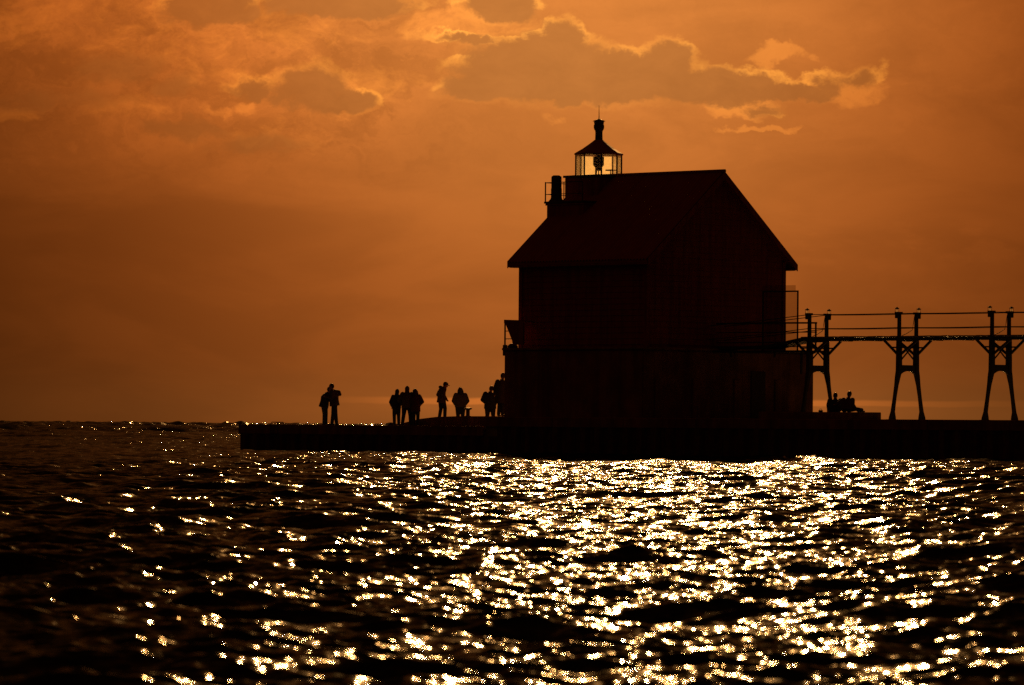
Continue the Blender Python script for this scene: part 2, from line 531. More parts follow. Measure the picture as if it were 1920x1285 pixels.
def build_water():
    wind = (-0.26, -0.97)
    swell = make_tile(52.0, 1024, 0.9, 9.0, 4.8, 0.10, wind, 3, 3.0, 1.1, 4.2)
    lake = make_tile(480.0, 1024, 2.5, 48.0, 20.0, 0.13, wind, 21, 1.0, 0.9, 4.2)
    lake[2][...] *= 0.40 / lake[2][..., 2].std()
    chop = make_tile(23.0, 1024, 0.30, 2.2, 1.2, 0.165, wind, 11, 1.4, 1.15)
    rip = make_tile(6.1, 1024, 0.09, 0.5, 0.26, 0.18, wind, 5, 4.0, 0.8)
    rows = [4.0]
    while rows[-1] < 16.5: rows.append(rows[-1] * 1.02)
    while rows[-1] < 150: rows.append(rows[-1] * 1.0015)
    while rows[-1] < 3200: rows.append(rows[-1] * 1.0034)
    while rows[-1] < 9000: rows.append(rows[-1] * 1.03)
    R = np.array(rows)
    a = list(np.linspace(-0.122, 0.122, 440))
    st = a[1] - a[0]
    side = []
    t = 0.122; d = st
    while t < 1.15:
        d *= 1.07
        t += d
        side.append(t)
    T = np.array([-q for q in side[::-1]] + a + side)
    spread = np.diff(T, append=T[-1] + 0.05)
    Yg, Tg = np.meshgrid(R, T, indexing='ij')
    X = Yg * np.tan(Tg); Y = Yg.copy()
    dr = np.gradient(R)[:, None]
    dl = np.maximum(dr, Yg * np.abs(spread)[None, :])      # local cell size
    def fade(lam):
        return np.clip(1.6 - dl * 3.2 / lam, 0, 1)
    Z = np.zeros_like(X); DX = np.zeros_like(X); DY = np.zeros_like(X)
    open_lake = np.clip((Y - 245) / 400, 0, 1) ** 1.2        # the open lake beyond the pier runs higher
    lost = np.zeros_like(X)
    for tile, rot, lam, g in ((lake, 0.2, 9.0, open_lake), (swell, 0.0, 2.2, 1.0), (chop, 0.5, 0.9, 1.0), (rip, -0.35, 0.30, 1.0)):
        dx, dy, z = sample(tile, X, Y, rot)
        f = fade(lam) if lam < 2 else np.clip(2.0 - dl / 3.0, 0, 1)
        if lam >= 0.9:
            f = np.clip(2.2 - dl / (lam * 0.9), 0, 1)
        if lam < 1.0:
            lost += (1 - f * f) * 0.5
        DX += dx * f * g; DY += dy * f * g; Z += z * f * g
    nr, nc = X.shape
    co = np.empty((nr * nc, 3), dtype=np.float32)
    co[:, 0] = (X + DX).ravel(); co[:, 1] = (Y + DY).ravel(); co[:, 2] = Z.ravel()
    idx = np.arange(nr * nc).reshape(nr, nc)
    q = np.stack([idx[:-1, :-1], idx[:-1, 1:], idx[1:, 1:], idx[1:, :-1]], -1).reshape(-1, 4).astype(np.int32)
    me = bpy.data.meshes.new('lake')
    me.vertices.add(len(co)); me.vertices.foreach_set('co', co.ravel())
    me.loops.add(q.size); me.loops.foreach_set('vertex_index', q.ravel())
    me.polygons.add(len(q))
    me.polygons.foreach_set('loop_start', np.arange(0, q.size, 4, dtype=np.int32))
    me.polygons.foreach_set('loop_total', np.full(len(q), 4, dtype=np.int32))
    me.polygons.foreach_set('use_smooth', np.ones(len(q), dtype=bool))
    at = me.attributes.new('fine_wave_slope', 'FLOAT', 'POINT')
    at.data.foreach_set('value', np.sqrt(lost).ravel().astype(np.float32))
    me.update()
    print('water quads', len(q), 'rms', float(Z[:600].std()))
    o = link_me('water', me, M_WATER, kind='structure')
    return o
build_water()

# the lake bed under and behind everything, so that nothing floats on void
bm = boxes((-9000, 9000, -200, 9500, -6.0, -5.0))
link_bm('lake_bed', bm, mat('lake_bed_sand', (0.05, 0.045, 0.035), 1.0), kind='structure')

# ------------------------------------------------------------------ pier
PN = 13.4
pier = thing('pier', 'long concrete pier with steel sheet piling standing in the lake', 'pier', ORG, -PH)
bm = boxes((-24.0, -8.9, 0.12, PN, -2.5, 1.15))
link_bm('deck', bevel(bm, 0.02), M_DECK, pier)
bm = boxes((-8.9, 75.0, 0.12, PN, -2.5, 1.54))
link_bm('raised_deck', bevel(bm, 0.02), M_DECK, pier)
# concrete cap along the front edge in cast lengths
x = -24.02
while x < 74:
    hi = 1.165 if x < -8.9 else 1.555
    x1 = min(x + 4.0, -8.9) if x < -8.9 else x + 4.0
    bm = boxes((x + 0.008, x1 - 0.008, -0.03, 0.45, hi - 0.42, hi))
    link_bm('edge_block', bevel(bm, 0.025), M_CONC, pier)
    x = x1
# raised apron: slopes up from the deck to the foot of the lighthouse
bm = bmesh.new()
prism(bm, [(-16.9, 1.152), (-16.2, 1.30), (-15.3, 1.46), (-14.3, 1.55), (-13.0, 1.585), (-8.72, 1.60), (-8.72, 1.0), (-16.9, 1.0)], 'y', 2.6, 6.4)
link_bm('apron', bevel(bm, 0.012), M_CONC, pier)
# sheet piles
def pile_mesh():
    bm = bmesh.new()
    prof = [(0.0, 0.10), (0.12, 0.10), (0.22, -0.10), (0.50, -0.10), (0.60, 0.10), (0.78, 0.10), (0.78, 0.13), (0.0, 0.13)]
    v0 = [bm.verts.new((p[0], p[1], -2.4)) for p in prof]
    v1 = [bm.verts.new((p[0], p[1], 0.0)) for p in prof]
    for i in range(len(prof)):
        j = (i + 1) % len(prof)
        bm.faces.new((v0[i], v0[j], v1[j], v1[i]))
    bm.faces.new(v1)
    me = bpy.data.meshes.new('sheet_pile')
    bm.to_mesh(me); bm.free()
    me.materials.append(M_PILE)
    return me
pm = pile_mesh()
for i in range(124):
    xx = -24.0 + 0.79 * i
    hi = 0.745 if xx < -8.9 else 1.135
    o = link_me('sheet_pile', pm, None, pier)
    o.location = (xx, 0.0 + random.uniform(-.012, .012), hi)
for i in range(16):
    o = link_me('sheet_pile', pm, None, pier)
    o.location = (-24.02, 0.02 + 0.79 * (i + 1), 0.745)
    o.rotation_euler = (0, 0, -PI / 2)

# ladder hoop at the tip of the pier
lp = pier_pt(-21.55, -0.16, 0)
lad = thing('boarding_ladder', 'small iron ladder with a low hoop handle near the tip of the pier', 'ladder', lp, -PH)
bm = bmesh.new()
for sx in (-0.22, 0.22):
    tube(bm, [(sx, 0, -0.6), (sx, 0, 1.19), (sx * 0.9, 0.05, 1.27), (sx * 0.9, 0.34, 1.27), (sx, 0.40, 1.165)], 0.022, 6)
tube(bm, [(-0.2, 0.05, 1.27), (0.2, 0.05, 1.27)], 0.02, 6)
link_bm('rail', bm, M_IRON, lad)
bm = bmesh.new(); tube(bm, [(-0.22, 0, 0), (0.22, 0, 0)], 0.014, 6)
rg = link_bm('rung', bm, M_IRON, lad); rg.location.z = -0.4
for k in range(1, 6):
    c = rg.copy(); C.objects.link(c); c.location.z = -0.4 + 0.3 * k

# mooring bollard
bo = thing('mooring_bollard', 'dark iron mooring bollard with a wide flat cap beside the long-haired person', 'bollard', pier_pt(-13.75, 4.0, 1.56), -PH)
bm = bmesh.new(); lathe(bm, [(0.15, 0), (0.15, 0.03), (0.085, 0.06), (0.085, 0.30)], 14); link_bm('post', bm, M_IRON, bo, True)
bm = bmesh.new(); lathe(bm, [(0.09, 0.30), (0.17, 0.335), (0.185, 0.36), (0.17, 0.385), (0.05, 0.40)], 14); link_bm('cap', bm, M_IRON, bo, True)
bm = bmesh.new(); tube(bm, [(-0.18, 0.0, 0.355), (0.18, 0.0, 0.355)], 0.028, 8); link_bm('horn', bm, M_IRON, bo, True)

# low concrete block on the right deck
blk = bmesh.new(); box(blk, 4.4, 9.7, -0.7, 0.7, 0, 0.30)
blk = link_bm('concrete_step', bevel(blk, 0.025), M_CONC)
blk.location = pier_pt(0, 3.0, 1.54); blk.rotation_euler = (0, 0, -PH)
blk['label'] = 'long low concrete step on the right-hand deck with two people sitting on it'; blk['category'] = 'step'

# ------------------------------------------------------------------ lighthouse (fog-signal house with lantern)
LH = thing('lighthouse', 'gabled lighthouse building with a glazed lantern on its ridge, on a square concrete base', 'lighthouse', pier_pt(0, 0, 1.54), -PH)
ZB = -1.54    # heights below are above the water
def zl(z): return z + ZB
X0, X1, Y0_, Y1_ = -8.46, -1.30, 1.80, 10.36
RX0, RX1, RY0, RY1, RYC = -8.88, -0.88, 1.38, 10.78, 6.08
ZE, ZR = 8.10, 11.86
bm = bmesh.new()
box(bm, -8.70, -0.75, 1.0, 11.78, zl(1.45), zl(4.36))
base = link_bm('base', bevel(bm, 0.05, 2), M_CONC, LH)
bm = boxes((-8.78, -0.67, 0.93, 11.84, zl(4.36) + .002, zl(4.47)))
link_bm('base_ledge', bevel(bm, 0.03), M_CONC, LH)
for nn_ in (1.7, 4.0, 6.6, 9.2):       # buttress strips on the shoreward face
    bm = boxes((-0.755, -0.66, nn_, nn_ + 0.45, zl(1.5), zl(3.2)))
    link_bm('buttress', bevel(bm, 0.02), M_CONC, base)
bm = boxes((-0.76, -0.70, 7.7, 8.6, zl(1.55), zl(3.55)))
dr = link_bm('door', bevel(bm, 0.01), M_IRON, base)
# walls: prism with gable
bm = bmesh.new()
half = (Y1_ - Y0_) / 2
slope = (ZR - ZE) / (RYC - RY0)
zw = ZE + slope * (Y0_ - RY0)
prism(bm, [(Y0_, zl(4.475)), (Y1_, zl(4.475)), (Y1_, zl(zw - 0.10)), (RYC, zl(ZR - 0.12)), (Y0_, zl(zw - 0.10))], 'x', X0, X1)
wall = link_bm('wall', bm, M_WALL, LH)
for (cx_, cy_) in ((X0, Y0_), (X1, Y0_), (X0, Y1_), (X1, Y1_)):
    bm = boxes((cx_ - 0.09, cx_ + 0.09, cy_ - 0.09, cy_ + 0.09, zl(4.475) + 0.003, zl(zw - 0.22)))
    link_bm('corner_board', bm, M_WALL, wall)
# clapboards of the two sides in view: overlapping boards with real edges
def boards():
    z = 4.60
    bmA = None
    while z < zw - 0.3:
        yield z
        z += 0.24
for z in boards():
    bm = bmesh.new()
    prism(bm, [(Y0_ - 0.035, zl(z)), (Y0_ - 0.002, zl(z)), (Y0_ - 0.002, zl(z + 0.235)), (Y0_ - 0.012, zl(z + 0.235))], 'x', X0 + 0.095, X1 - 0.095)
    link_bm('clapboard', bm, M_WALL, wall)
    bm = bmesh.new()
    prism(bm, [(X1 + 0.035, zl(z)), (X1 + 0.002, zl(z)), (X1 + 0.002, zl(z + 0.235)), (X1 + 0.012, zl(z + 0.235))], 'y', Y0_ + 0.095, Y1_ - 0.095)
    link_bm('clapboard', bm, M_WALL, wall)
z = zw - 0.22
while z < ZR - 0.45:
    inset = (z + 0.24 - zw + 0.10) / slope
    inset = max(inset, 0.0) + 0.12
    if Y1_ - Y0_ - 2 * inset < 0.4: break
    bm = bmesh.new()
    prism(bm, [(X1 + 0.035, zl(z)), (X1 + 0.002, zl(z)), (X1 + 0.002, zl(z + 0.235)), (X1 + 0.012, zl(z + 0.235))], 'y', Y0_ + inset, Y1_ - inset)
    link_bm('clapboard', bm, M_WALL, wall)
    z += 0.24
# roof
bm = bmesh.new()
T = 0.12
pr = [(RY0, ZE - 0.02), (RYC, ZR - 0.02), (RY1, ZE - 0.02), (RY1, ZE - 0.02 - T), (RYC, ZR - 0.02 - T * 1.35), (RY0, ZE - 0.02 - T)]
v0 = [bm.verts.new((RX0 + 0.03, p[0], zl(p[1]))) for p in pr]
v1 = [bm.verts.new((RX1 - 0.03, p[0], zl(p[1]))) for p in pr]
for f in ((0, 1, 4, 5), (1, 2, 3, 4)):
    bm.faces.new([v0[i] for i in f][::-1]); bm.faces.new([v1[i] for i in f])
for i in range(6):
    j = (i + 1) % 6
    bm.faces.new((v0[i], v0[j], v1[j], v1[i]))
bmesh.ops.recalc_face_normals(bm, faces=bm.faces)
roof = link_bm('roof', bm, M_ROOF, LH)
def sheet_mesh(w, sgn):
    """corrugated iron sheet, ribs run down the slope; local x along the eave, origin at the ridge"""
    bm = bmesh.new()
    nw = int(round(w / 0.0225)); rows = []
    run = (RYC - RY0) + 0.05
    for t in (0.0, 1.0):
        row = []
        for i in range(nw + 1):
            xx = w * i / nw
            row.append(bm.verts.new((xx, -sgn * run * t, -slope * run * t + 0.030 + 0.030 * math.cos(2 * PI * xx / 0.18))))
        rows.append(row)
    for i in range(nw):
        q = (rows[0][i], rows[1][i], rows[1][i + 1], rows[0][i + 1])
        bm.faces.new(q if sgn > 0 else q[::-1])
    me = bpy.data.meshes.new('roof_sheet')
    bm.to_mesh(me); bm.free()
    me.materials.append(M_ROOF)
    return me
for sgn in (1, -1):
    sm = sheet_mesh(0.90, sgn)
    k = 0; xx = RX0
    while xx < RX1 - 0.05:
        o = link_me('roof_sheet', sm if xx + 0.9 <= RX1 + 0.1 else sm, None, roof)
        o.location = (xx, RYC, zl(ZR) + (0.006 if k % 2 else 0.0))
        k += 1; xx += 0.8875
bm = bmesh.new()
tube(bm, [(RX0 - 0.02, RYC, zl(ZR) + 0.045), (RX1 + 0.04, RYC, zl(ZR) + 0.045)], 0.075, 10)
link_bm('ridge_cap', bm, M_ROOF, roof, True)
for sgn in (1, -1):
    for xe in (RX0 - 0.035, RX1 + 0.005):       # barge boards along the rakes
        bm = bmesh.new()
        ye = RYC - sgn * (RYC - RY0)
        prism(bm, [(ye, zl(ZE - 0.26)), (ye, zl(ZE + 0.02)), (RYC, zl(ZR + 0.02)), (RYC, zl(ZR - 0.30))], 'x', xe, xe + 0.04)
        link_bm('barge_board', bm, M_WALL, roof)
    ye = RYC - sgn * (RYC - RY0)
    a_, b_ = sorted((ye + sgn * 0.01, ye + sgn * 0.05))
    bm = boxes((RX0 + 0.04, RX1 - 0.04, a_, b_, zl(ZE - 0.22), zl(ZE - 0.03)))
    link_bm('fascia', bm, M_WALL, roof)
    a_, b_ = sorted((ye + sgn * 0.06, ye + sgn * 0.46))
    bm = boxes((RX0 + 0.04, RX1 - 0.04, a_, b_, zl(ZE - 0.24), zl(ZE - 0.20)))
    link_bm('soffit', bm, M_WALL, roof)

# tower stages that rise through the west end of the roof
LX = -8.06
tw = link_bm('tower', bevel(boxes((-9.0, -6.9, RYC - 2.22, RYC + 2.22, zl(9.55), zl(10.66))), 0.02), M_WALL, LH)
link_bm('gallery', bevel(boxes((-9.08, -6.82, RYC - 2.32, RYC + 2.32, zl(10.662), zl(10.75))), 0.015), M_IRON, tw)
link_bm('gallery_moulding', bevel(boxes((-9.04, -6.86, RYC - 2.27, RYC + 2.27, zl(10.58), zl(10.659))), 0.01), M_WALL, tw)
link_bm('lantern_curb', bevel(boxes((LX - 0.93, LX + 0.95, RYC - 1.12, RYC + 1.12, zl(10.752), zl(11.80))), 0.02), M_WALL, tw)
link_bm('curb_cornice', bevel(boxes((LX - 0.99, LX + 1.01, RYC - 1.18, RYC + 1.18, zl(11.802), zl(11.90))), 0.01), M_IRON, tw)
# gallery railing
def rail_posts(pts, z0, h, parent, r=0.022):
    bm = bmesh.new()
    for k in (1.0, 0.38):
        tube(bm, [(p[0], p[1], z0 + h * k) for p in pts], r * (0.9 if k == 1 else 0.7), 6)
    link_bm('handrail', bm, M_IRON, parent, True)
gr = link_bm('gallery_rail', boxes((-9.05, -9.01, RYC - 2.29, RYC - 2.25, zl(10.75), zl(11.58))), M_IRON, tw)
rail_posts([(-6.86, RYC - 2.27, 0), (-9.03, RYC - 2.27, 0), (-9.03, RYC + 2.27, 0), (-6.86, RYC + 2.27, 0)], zl(10.75), 0.80, gr)
for (a, c) in ((-7.95, RYC - 2.27), (-6.87, RYC - 2.27), (-9.03, RYC - 0.75), (-9.03, RYC + 0.75), (-9.03, RYC + 2.27), (-7.95, RYC + 2.27)):
    bm = bmesh.new(); tube(bm, [(a, c, zl(10.75)), (a, c, zl(11.56))], 0.022, 6)
    link_bm('rail_post', bm, M_IRON, gr, True)
# stovepipe chimney on the gallery
bm = bmesh.new()
lathe(bm, [(0.34, 0.0), (0.33, 0.03), (0.25, 0.12), (0.235, 0.2), (0.235, 0.52), (0.222, 0.60), (0.222, 1.02), (0.215, 1.07), (0.17, 1.10), (0.15, 1.12)], 20, -8.72, RYC - 1.92, zl(10.75))
link_bm('chimney', bm, M_IRON, tw, True)
# lantern room
lt = link_bm('lantern', boxes((LX - 0.8, LX + 0.8, RYC - 0.8, RYC + 0.8, zl(11.902), zl(11.93))), M_IRON, LH)
RL = 0.985
PH0 = PH + rad(6)       # turn of the octagon
def ov(k, r=RL):
    a = PH0 + k * PI / 4
    return (LX + r * math.cos(a), RYC + r * math.sin(a))
ZL0, ZL1 = zl(11.93), zl(12.80)
for k in range(8):
    x_, y_ = ov(k)
    bm = bmesh.new(); tube(bm, [(x_, y_, ZL0 - 0.02), (x_, y_, ZL1)], 0.036, 6)
    link_bm('glazing_bar', bm, M_IRON, lt)
    p0, p1 = ov(k, RL * 0.985), ov(k + 1, RL * 0.985)
    d = Vector((p1[0] - p0[0], p1[1] - p0[1], 0)).normalized(); nrm = Vector((d.y, -d.x, 0))
    bm = bmesh.new()
    a = Vector((p0[0], p0[1], 0)) + d * 0.04; c = Vector((p1[0], p1[1], 0)) - d * 0.04
    vs = []
    for zz in (ZL0 + 0.01, ZL1 - 0.01):
        for p, o_ in ((a, -.004), (c, -.004), (c, .004), (a, .004)):
            vs.append(bm.verts.new((p.x + nrm.x * o_, p.y + nrm.y * o_, zz)))
    for f in ((3, 2, 1, 0), (4, 5, 6, 7), (0, 1, 5, 4), (1, 2, 6, 5), (2, 3, 7, 6), (3, 0, 4, 7)):
        bm.faces.new([vs[i] for i in f])
    # world direction the pane faces
    mid = (a + c) / 2 - Vector((LX, RYC, 0))
    wd = UX * mid.x + UY * mid.y
    frosted = wd.normalized().dot(Vector((0, 1, 0))) > 0.80
    link_bm('pane', bm, M_PANE if frosted else M_PANE_CLEAR, lt)
bm = bmesh.new()
lathe(bm, [(RL + 0.06, 0), (RL + 0.08, 0.03), (RL + 0.05, 0.07), (RL * 0.72, 0.26), (RL * 0.42, 0.47), (0.22, 0.62), (0.19, 0.65)], 8, LX, RYC, ZL1, PH0)
link_bm('lantern_roof', bm, M_ROOF, lt)
bm = bmesh.new()
lathe(bm, [(0.165, 0.60), (0.155, 0.95), (0.165, 1.04), (0.205, 1.10), (0.225, 1.18), (0.225, 1.26), (0.20, 1.33), (0.215, 1.38), (0.22, 1.41), (0.20, 1.42), (0.24, 1.455), (0.245, 1.47), (0.14, 1.51), (0.05, 1.54), (0.02, 1.56)], 16, LX, RYC, ZL1)
link_bm('vent_stack', bm, M_IRON, lt, True)
bm = bmesh.new()
for k in range(12):
    a = k * PI / 6
    tube(bm, [(LX + 0.20 * math.cos(a), RYC + 0.20 * math.sin(a), ZL1 + 1.46), (LX + 0.275 * math.cos(a), RYC + 0.275 * math.sin(a), ZL1 + 1.43 + 0.02 * (k % 2))], [0.014, 0.006], 5)
link_bm('vent_fins', bm, M_IRON, lt)
bm = bmesh.new(); tube(bm, [(LX, RYC, ZL1 + 1.52), (LX, RYC, ZL1 + 1.75), (LX - 0.006, RYC, ZL1 + 2.13)], [0.022, 0.016, 0.007], 6)
link_bm('lightning_rod', bm, M_IRON, lt)
bm = bmesh.new()
lathe(bm, [(0.10, 0.87), (0.10, 0.80), (0.235, 0.79), (0.235, 0.44), (0.20, 0.40), (0.12, 0.30), (0.10, 0.20)], 14, LX - 0.01, RYC + 0.0, ZL0)
link_bm('lamp_drum', bm, M_IRON, lt, True)
for dx_ in (-0.085, 0.0, 0.095):
    bm = bmesh.new(); tube(bm, [(LX + dx_, RYC + dx_ * 0.6, ZL0), (LX + dx_ * 0.9, RYC + dx_ * 0.5, ZL0 + 0.28)], 0.026, 6)
    link_bm('lamp_leg', bm, M_IRON, lt)
bm = boxes((LX + 0.35, LX + 0.68, RYC + 0.05, RYC + 0.35, ZL0 + 0.19, ZL0 + 0.24), (LX + 0.5, LX + 0.53, RYC + 0.18, RYC + 0.21, ZL0, ZL0 + 0.19))
link_bm('battery_shelf', bm, M_IRON, lt)

# hood and post on the front left corner of the base
bm = bmesh.new()
prism(bm, [(-8.74, zl(5.66)), (-7.75, zl(5.63)), (-7.62, zl(5.52)), (-7.62, zl(4.60)), (-8.22, zl(4.60)), (-8.26, zl(4.78)), (-8.66, zl(5.50)), (-8.74, zl(5.52))], 'y', 1.03, 1.13)
hd = link_bm('hood_panel', bm, M_WALL, LH)
bm = boxes((-8.75, -7.62, 1.135, 1.74, zl(5.56), zl(5.60)))
hd2 = link_bm('hood_top', bm, M_WALL, hd)
bm = bmesh.new()
bar(bm, (-8.72, 1.08, zl(4.47)), (-8.72, 1.08, zl(5.62)), 0.05)
bar(bm, (-8.72, 1.08, zl(4.85)), (-8.3, 1.08, zl(4.85)), 0.035)
bar(bm, (-8.72, 1.08, zl(5.18)), (-8.45, 1.08, zl(5.18)), 0.035)
link_bm('hood_frame', bm, M_IRON, hd)
bm = bmesh.new(); box(bm, -8.79, -8.62, 1.0, 1.15, zl(4.14), zl(4.60)); link_bm('hood_bracket', bevel(bm, 0.02), M_IRON, hd)
bm = bmesh.new(); lathe(bm, [(0.22, 0.0), (0.22, 0.08), (0.15, 0.16), (0.05, 0.2)], 10, -8.38, 1.2, zl(4.47)); link_bm('mooring_cleat', bm, M_IRON, base, True)

# ------------------------------------------------------------------ catwalk
CN = 6.08
HB = 0.54
ZD0, ZD1 = 4.77, 4.93
cw = thing('catwalk', 'narrow elevated catwalk of planks on steel beams, running off to the right with wire handrails', 'catwalk', pier_pt(0, CN, 0), -PH)
XS = [4.32 + 4.75 * i for i in range(6)]
bm = bmesh.new()
for sy in (-0.48, 0.40):
    box(bm, 3.9, XS[-1] + 1.2, sy, sy + 0.08, ZD0 - 0.01, ZD1 - 0.055)
link_bm('beam', bm, M_STEEL, cw)
bm = bmesh.new()
for i in range(int((XS[-1] + 1 - 3.9) / 1.58)):
    box(bm, 4.1 + i * 1.58, 4.16 + i * 1.58, -0.53, 0.53, ZD0 - 0.03, ZD0 + 0.05)
link_bm('crossbeam', bm, M_STEEL, cw)
pmh = bpy.data.meshes.new('plank')
bm = boxes((0, 0.285, -0.60, 0.60, 0, 0.05)); bevel(bm, 0.008); bm.to_mesh(pmh); bm.free(); pmh.materials.append(M_PLANK)
xx = 3.9
while xx < XS[-1] + 1.0:
    o = link_me('plank', pmh, None, cw)
    o.location = (xx, random.uniform(-0.01, 0.01), ZD1 - 0.052 + random.uniform(0, 0.012))
    o.rotation_euler = (random.uniform(-.006, .006), random.uniform(-.02, .02), 0)
    xx += 0.295
for sy in (-HB, HB):
    for zz, sag in ((5.84, 0.015), (5.27, 0.02)):
        bm = bmesh.new()
        pts = []
        for i in range(len(XS) - 1):
            for k in range(6):
                t = k / 6
                pts.append((XS[i] + (XS[i + 1] - XS[i]) * t, sy, zz - sag * 4 * t * (1 - t)))
        pts.append((XS[-1], sy, zz))
        pts = [(-1.25, sy * 0.9, zz - 0.42), (1.5, sy * 0.95, zz - 0.24)] + pts
        tube(bm, pts, 0.017, 5)
        link_bm('handrail_wire', bm, M_IRON, cw)
# sloping end ramp down to the landing
bm = bmesh.new()
prism(bm, [(-1.1, 4.50), (2.0, 4.60), (4.0, ZD1), (4.0, ZD0 - 0.02), (2.9, 4.62), (2.0, 4.46), (-1.1, 4.44)], 'y', -0.5, 0.5)
link_bm('end_ramp', bm, M_STEEL, cw)
# landing platform at the gable door with its rails and a mesh gate
lf = thing('landing', 'railed landing with a tall wire gate where the catwalk meets the lighthouse', 'landing', pier_pt(0, CN, 0), -PH)
bm = boxes((-1.2, 4.1, -0.75, 0.75, 4.30, 4.38)); link_bm('floor', bm, M_STEEL, lf)
bm = bmesh.new()
for sx in (0.2, 2.6, 4.05):
    bar(bm, (sx, -0.72, 3.4 if sx > 3 else 4.1), (sx, -0.72, 4.30), 0.07)
link_bm('strut', bm, M_STEEL, lf)
for (a, c) in ((2.62, -0.1), (3.9, 0.35)):
    bm = bmesh.new(); bar(bm, (a, c, 4.38), (a, c, 5.53), 0.055); link_bm('rail_post', bm, M_STEEL, lf)
for zz, w_ in ((5.52, 0.07), (5.14, 0.04), (4.72, 0.045), (4.54, 0.04)):
    bm = bmesh.new(); bar(bm, (-1.1, -0.15, zz), (2.62, -0.1, zz), w_); bar(bm, (2.62, -0.1, zz), (3.95, 0.36, zz), w_); link_bm('rail', bm, M_STEEL, lf)
gt = link_bm('gate_frame', boxes((3.10, 3.15, 0.08, 0.13, 4.38, 6.80), (1.2, 3.15, 0.08, 0.13, 6.80, 6.86), (1.2, 1.25, 0.08, 0.13, 4.38, 6.80)), M_STEEL, lf)


def mesh_screen_mat(dens):
    m = bpy.data.materials.new('fine_wire_mesh')
    m.use_nodes = True
    t = m.node_tree; t.nodes.clear(); b = NB(t)
    tr = b.n('ShaderNodeBsdfTransparent'); tr.inputs[0].default_value = (0.88, 0.85, 0.80, 1)
    df = b.n('ShaderNodeBsdfDiffuse'); df.inputs[0].default_value = (0.06, 0.05, 0.04, 1)
    mx = b.n('ShaderNodeMixShader'); mx.inputs[0].default_value = dens
    t.links.new(tr.outputs[0], mx.inputs[1]); t.links.new(df.outputs[0], mx.inputs[2])
    o = b.n('ShaderNodeOutputMaterial'); t.links.new(mx.outputs[0], o.inputs[0])
    return m
bm = boxes((1.25, 3.10, 0.10, 0.11, 4.40, 6.80), (1.2, 3.0, 0.10, 0.11, 6.86, 7.08)); link_bm('gate_mesh', bm, mesh_screen_mat(0.12), lf)

# trestles carrying the catwalk
def trestle_leg(side):
    """post and flared leg in one piece; side -1 or +1 across the catwalk"""
    bm = bmesh.new()
    y0 = side * HB
    prof = [(0.0, 0.40, 0.22), (0.12, 0.395, 0.20), (0.34, 0.37, 0.13), (0.9, 0.26, 0.115), (1.4, 0.155, 0.13), (1.75, 0.07, 0.17), (2.0, 0.0, 0.19), (3.1, 0.0, 0.175), (3.36, 0.0, 0.16), (3.40, 0.0, 0.12), (4.30, 0.0, 0.115)]
    rings = []
    for (z, off, w_) in prof:
        cy = y0 + side * off
        rings.append([bm.verts.new((sx * w_ / 2, cy + sy * w_ / 2, z)) for sx, sy in ((-1, -1), (1, -1), (1, 1), (-1, 1))])
    for i in range(len(rings) - 1):
        for k in range(4):
            bm.faces.new((rings[i][k], rings[i][(k + 1) % 4], rings[i + 1][(k + 1) % 4], rings[i + 1][k]))
    bm.faces.new(rings[0][::-1]); bm.faces.new(rings[-1])
    return bm
def arch_bm():
    bm = bmesh.new()
    N_ = 16
    inner, outer = [], []
    for i in range(N_ + 1):
        a = PI * i / N_
        z = 1.0 + 0.98 * max(0.0, math.sin(a)) ** 0.62
        inner.append(((HB + 0.20) * math.cos(a), z))
        if i <= 4:
            zz = 1.0 + (2.22 - 1.0) * i / 4
            outer.append((HB + 0.24 * max(0.0, (1.9 - zz) / 0.9), zz))
        elif i >= N_ - 4:
            zz = 1.0 + (2.22 - 1.0) * (N_ - i) / 4
            outer.append((-HB - 0.24 * max(0.0, (1.9 - zz) / 0.9), zz))
        else:
            outer.append((HB - 2 * HB * (i - 4) / (N_ - 8), 2.22))
    vs = [[bm.verts.new((x_, p[0], p[1])) for p in ch] for x_ in (-0.05, 0.05) for ch in (inner, outer)]
    for i in range(N_):
        bm.faces.new((vs[0][i], vs[0][i + 1], vs[1][i + 1], vs[1][i]))
        bm.faces.new((vs[2][i], vs[3][i], vs[3][i + 1], vs[2][i + 1]))
        bm.faces.new((vs[0][i], vs[2][i], vs[2][i + 1], vs[0][i + 1]))
        bm.faces.new((vs[1][i], vs[1][i + 1], vs[3][i + 1], vs[3][i]))
    bmesh.ops.recalc_face_normals(bm, faces=bm.faces)
    return bm
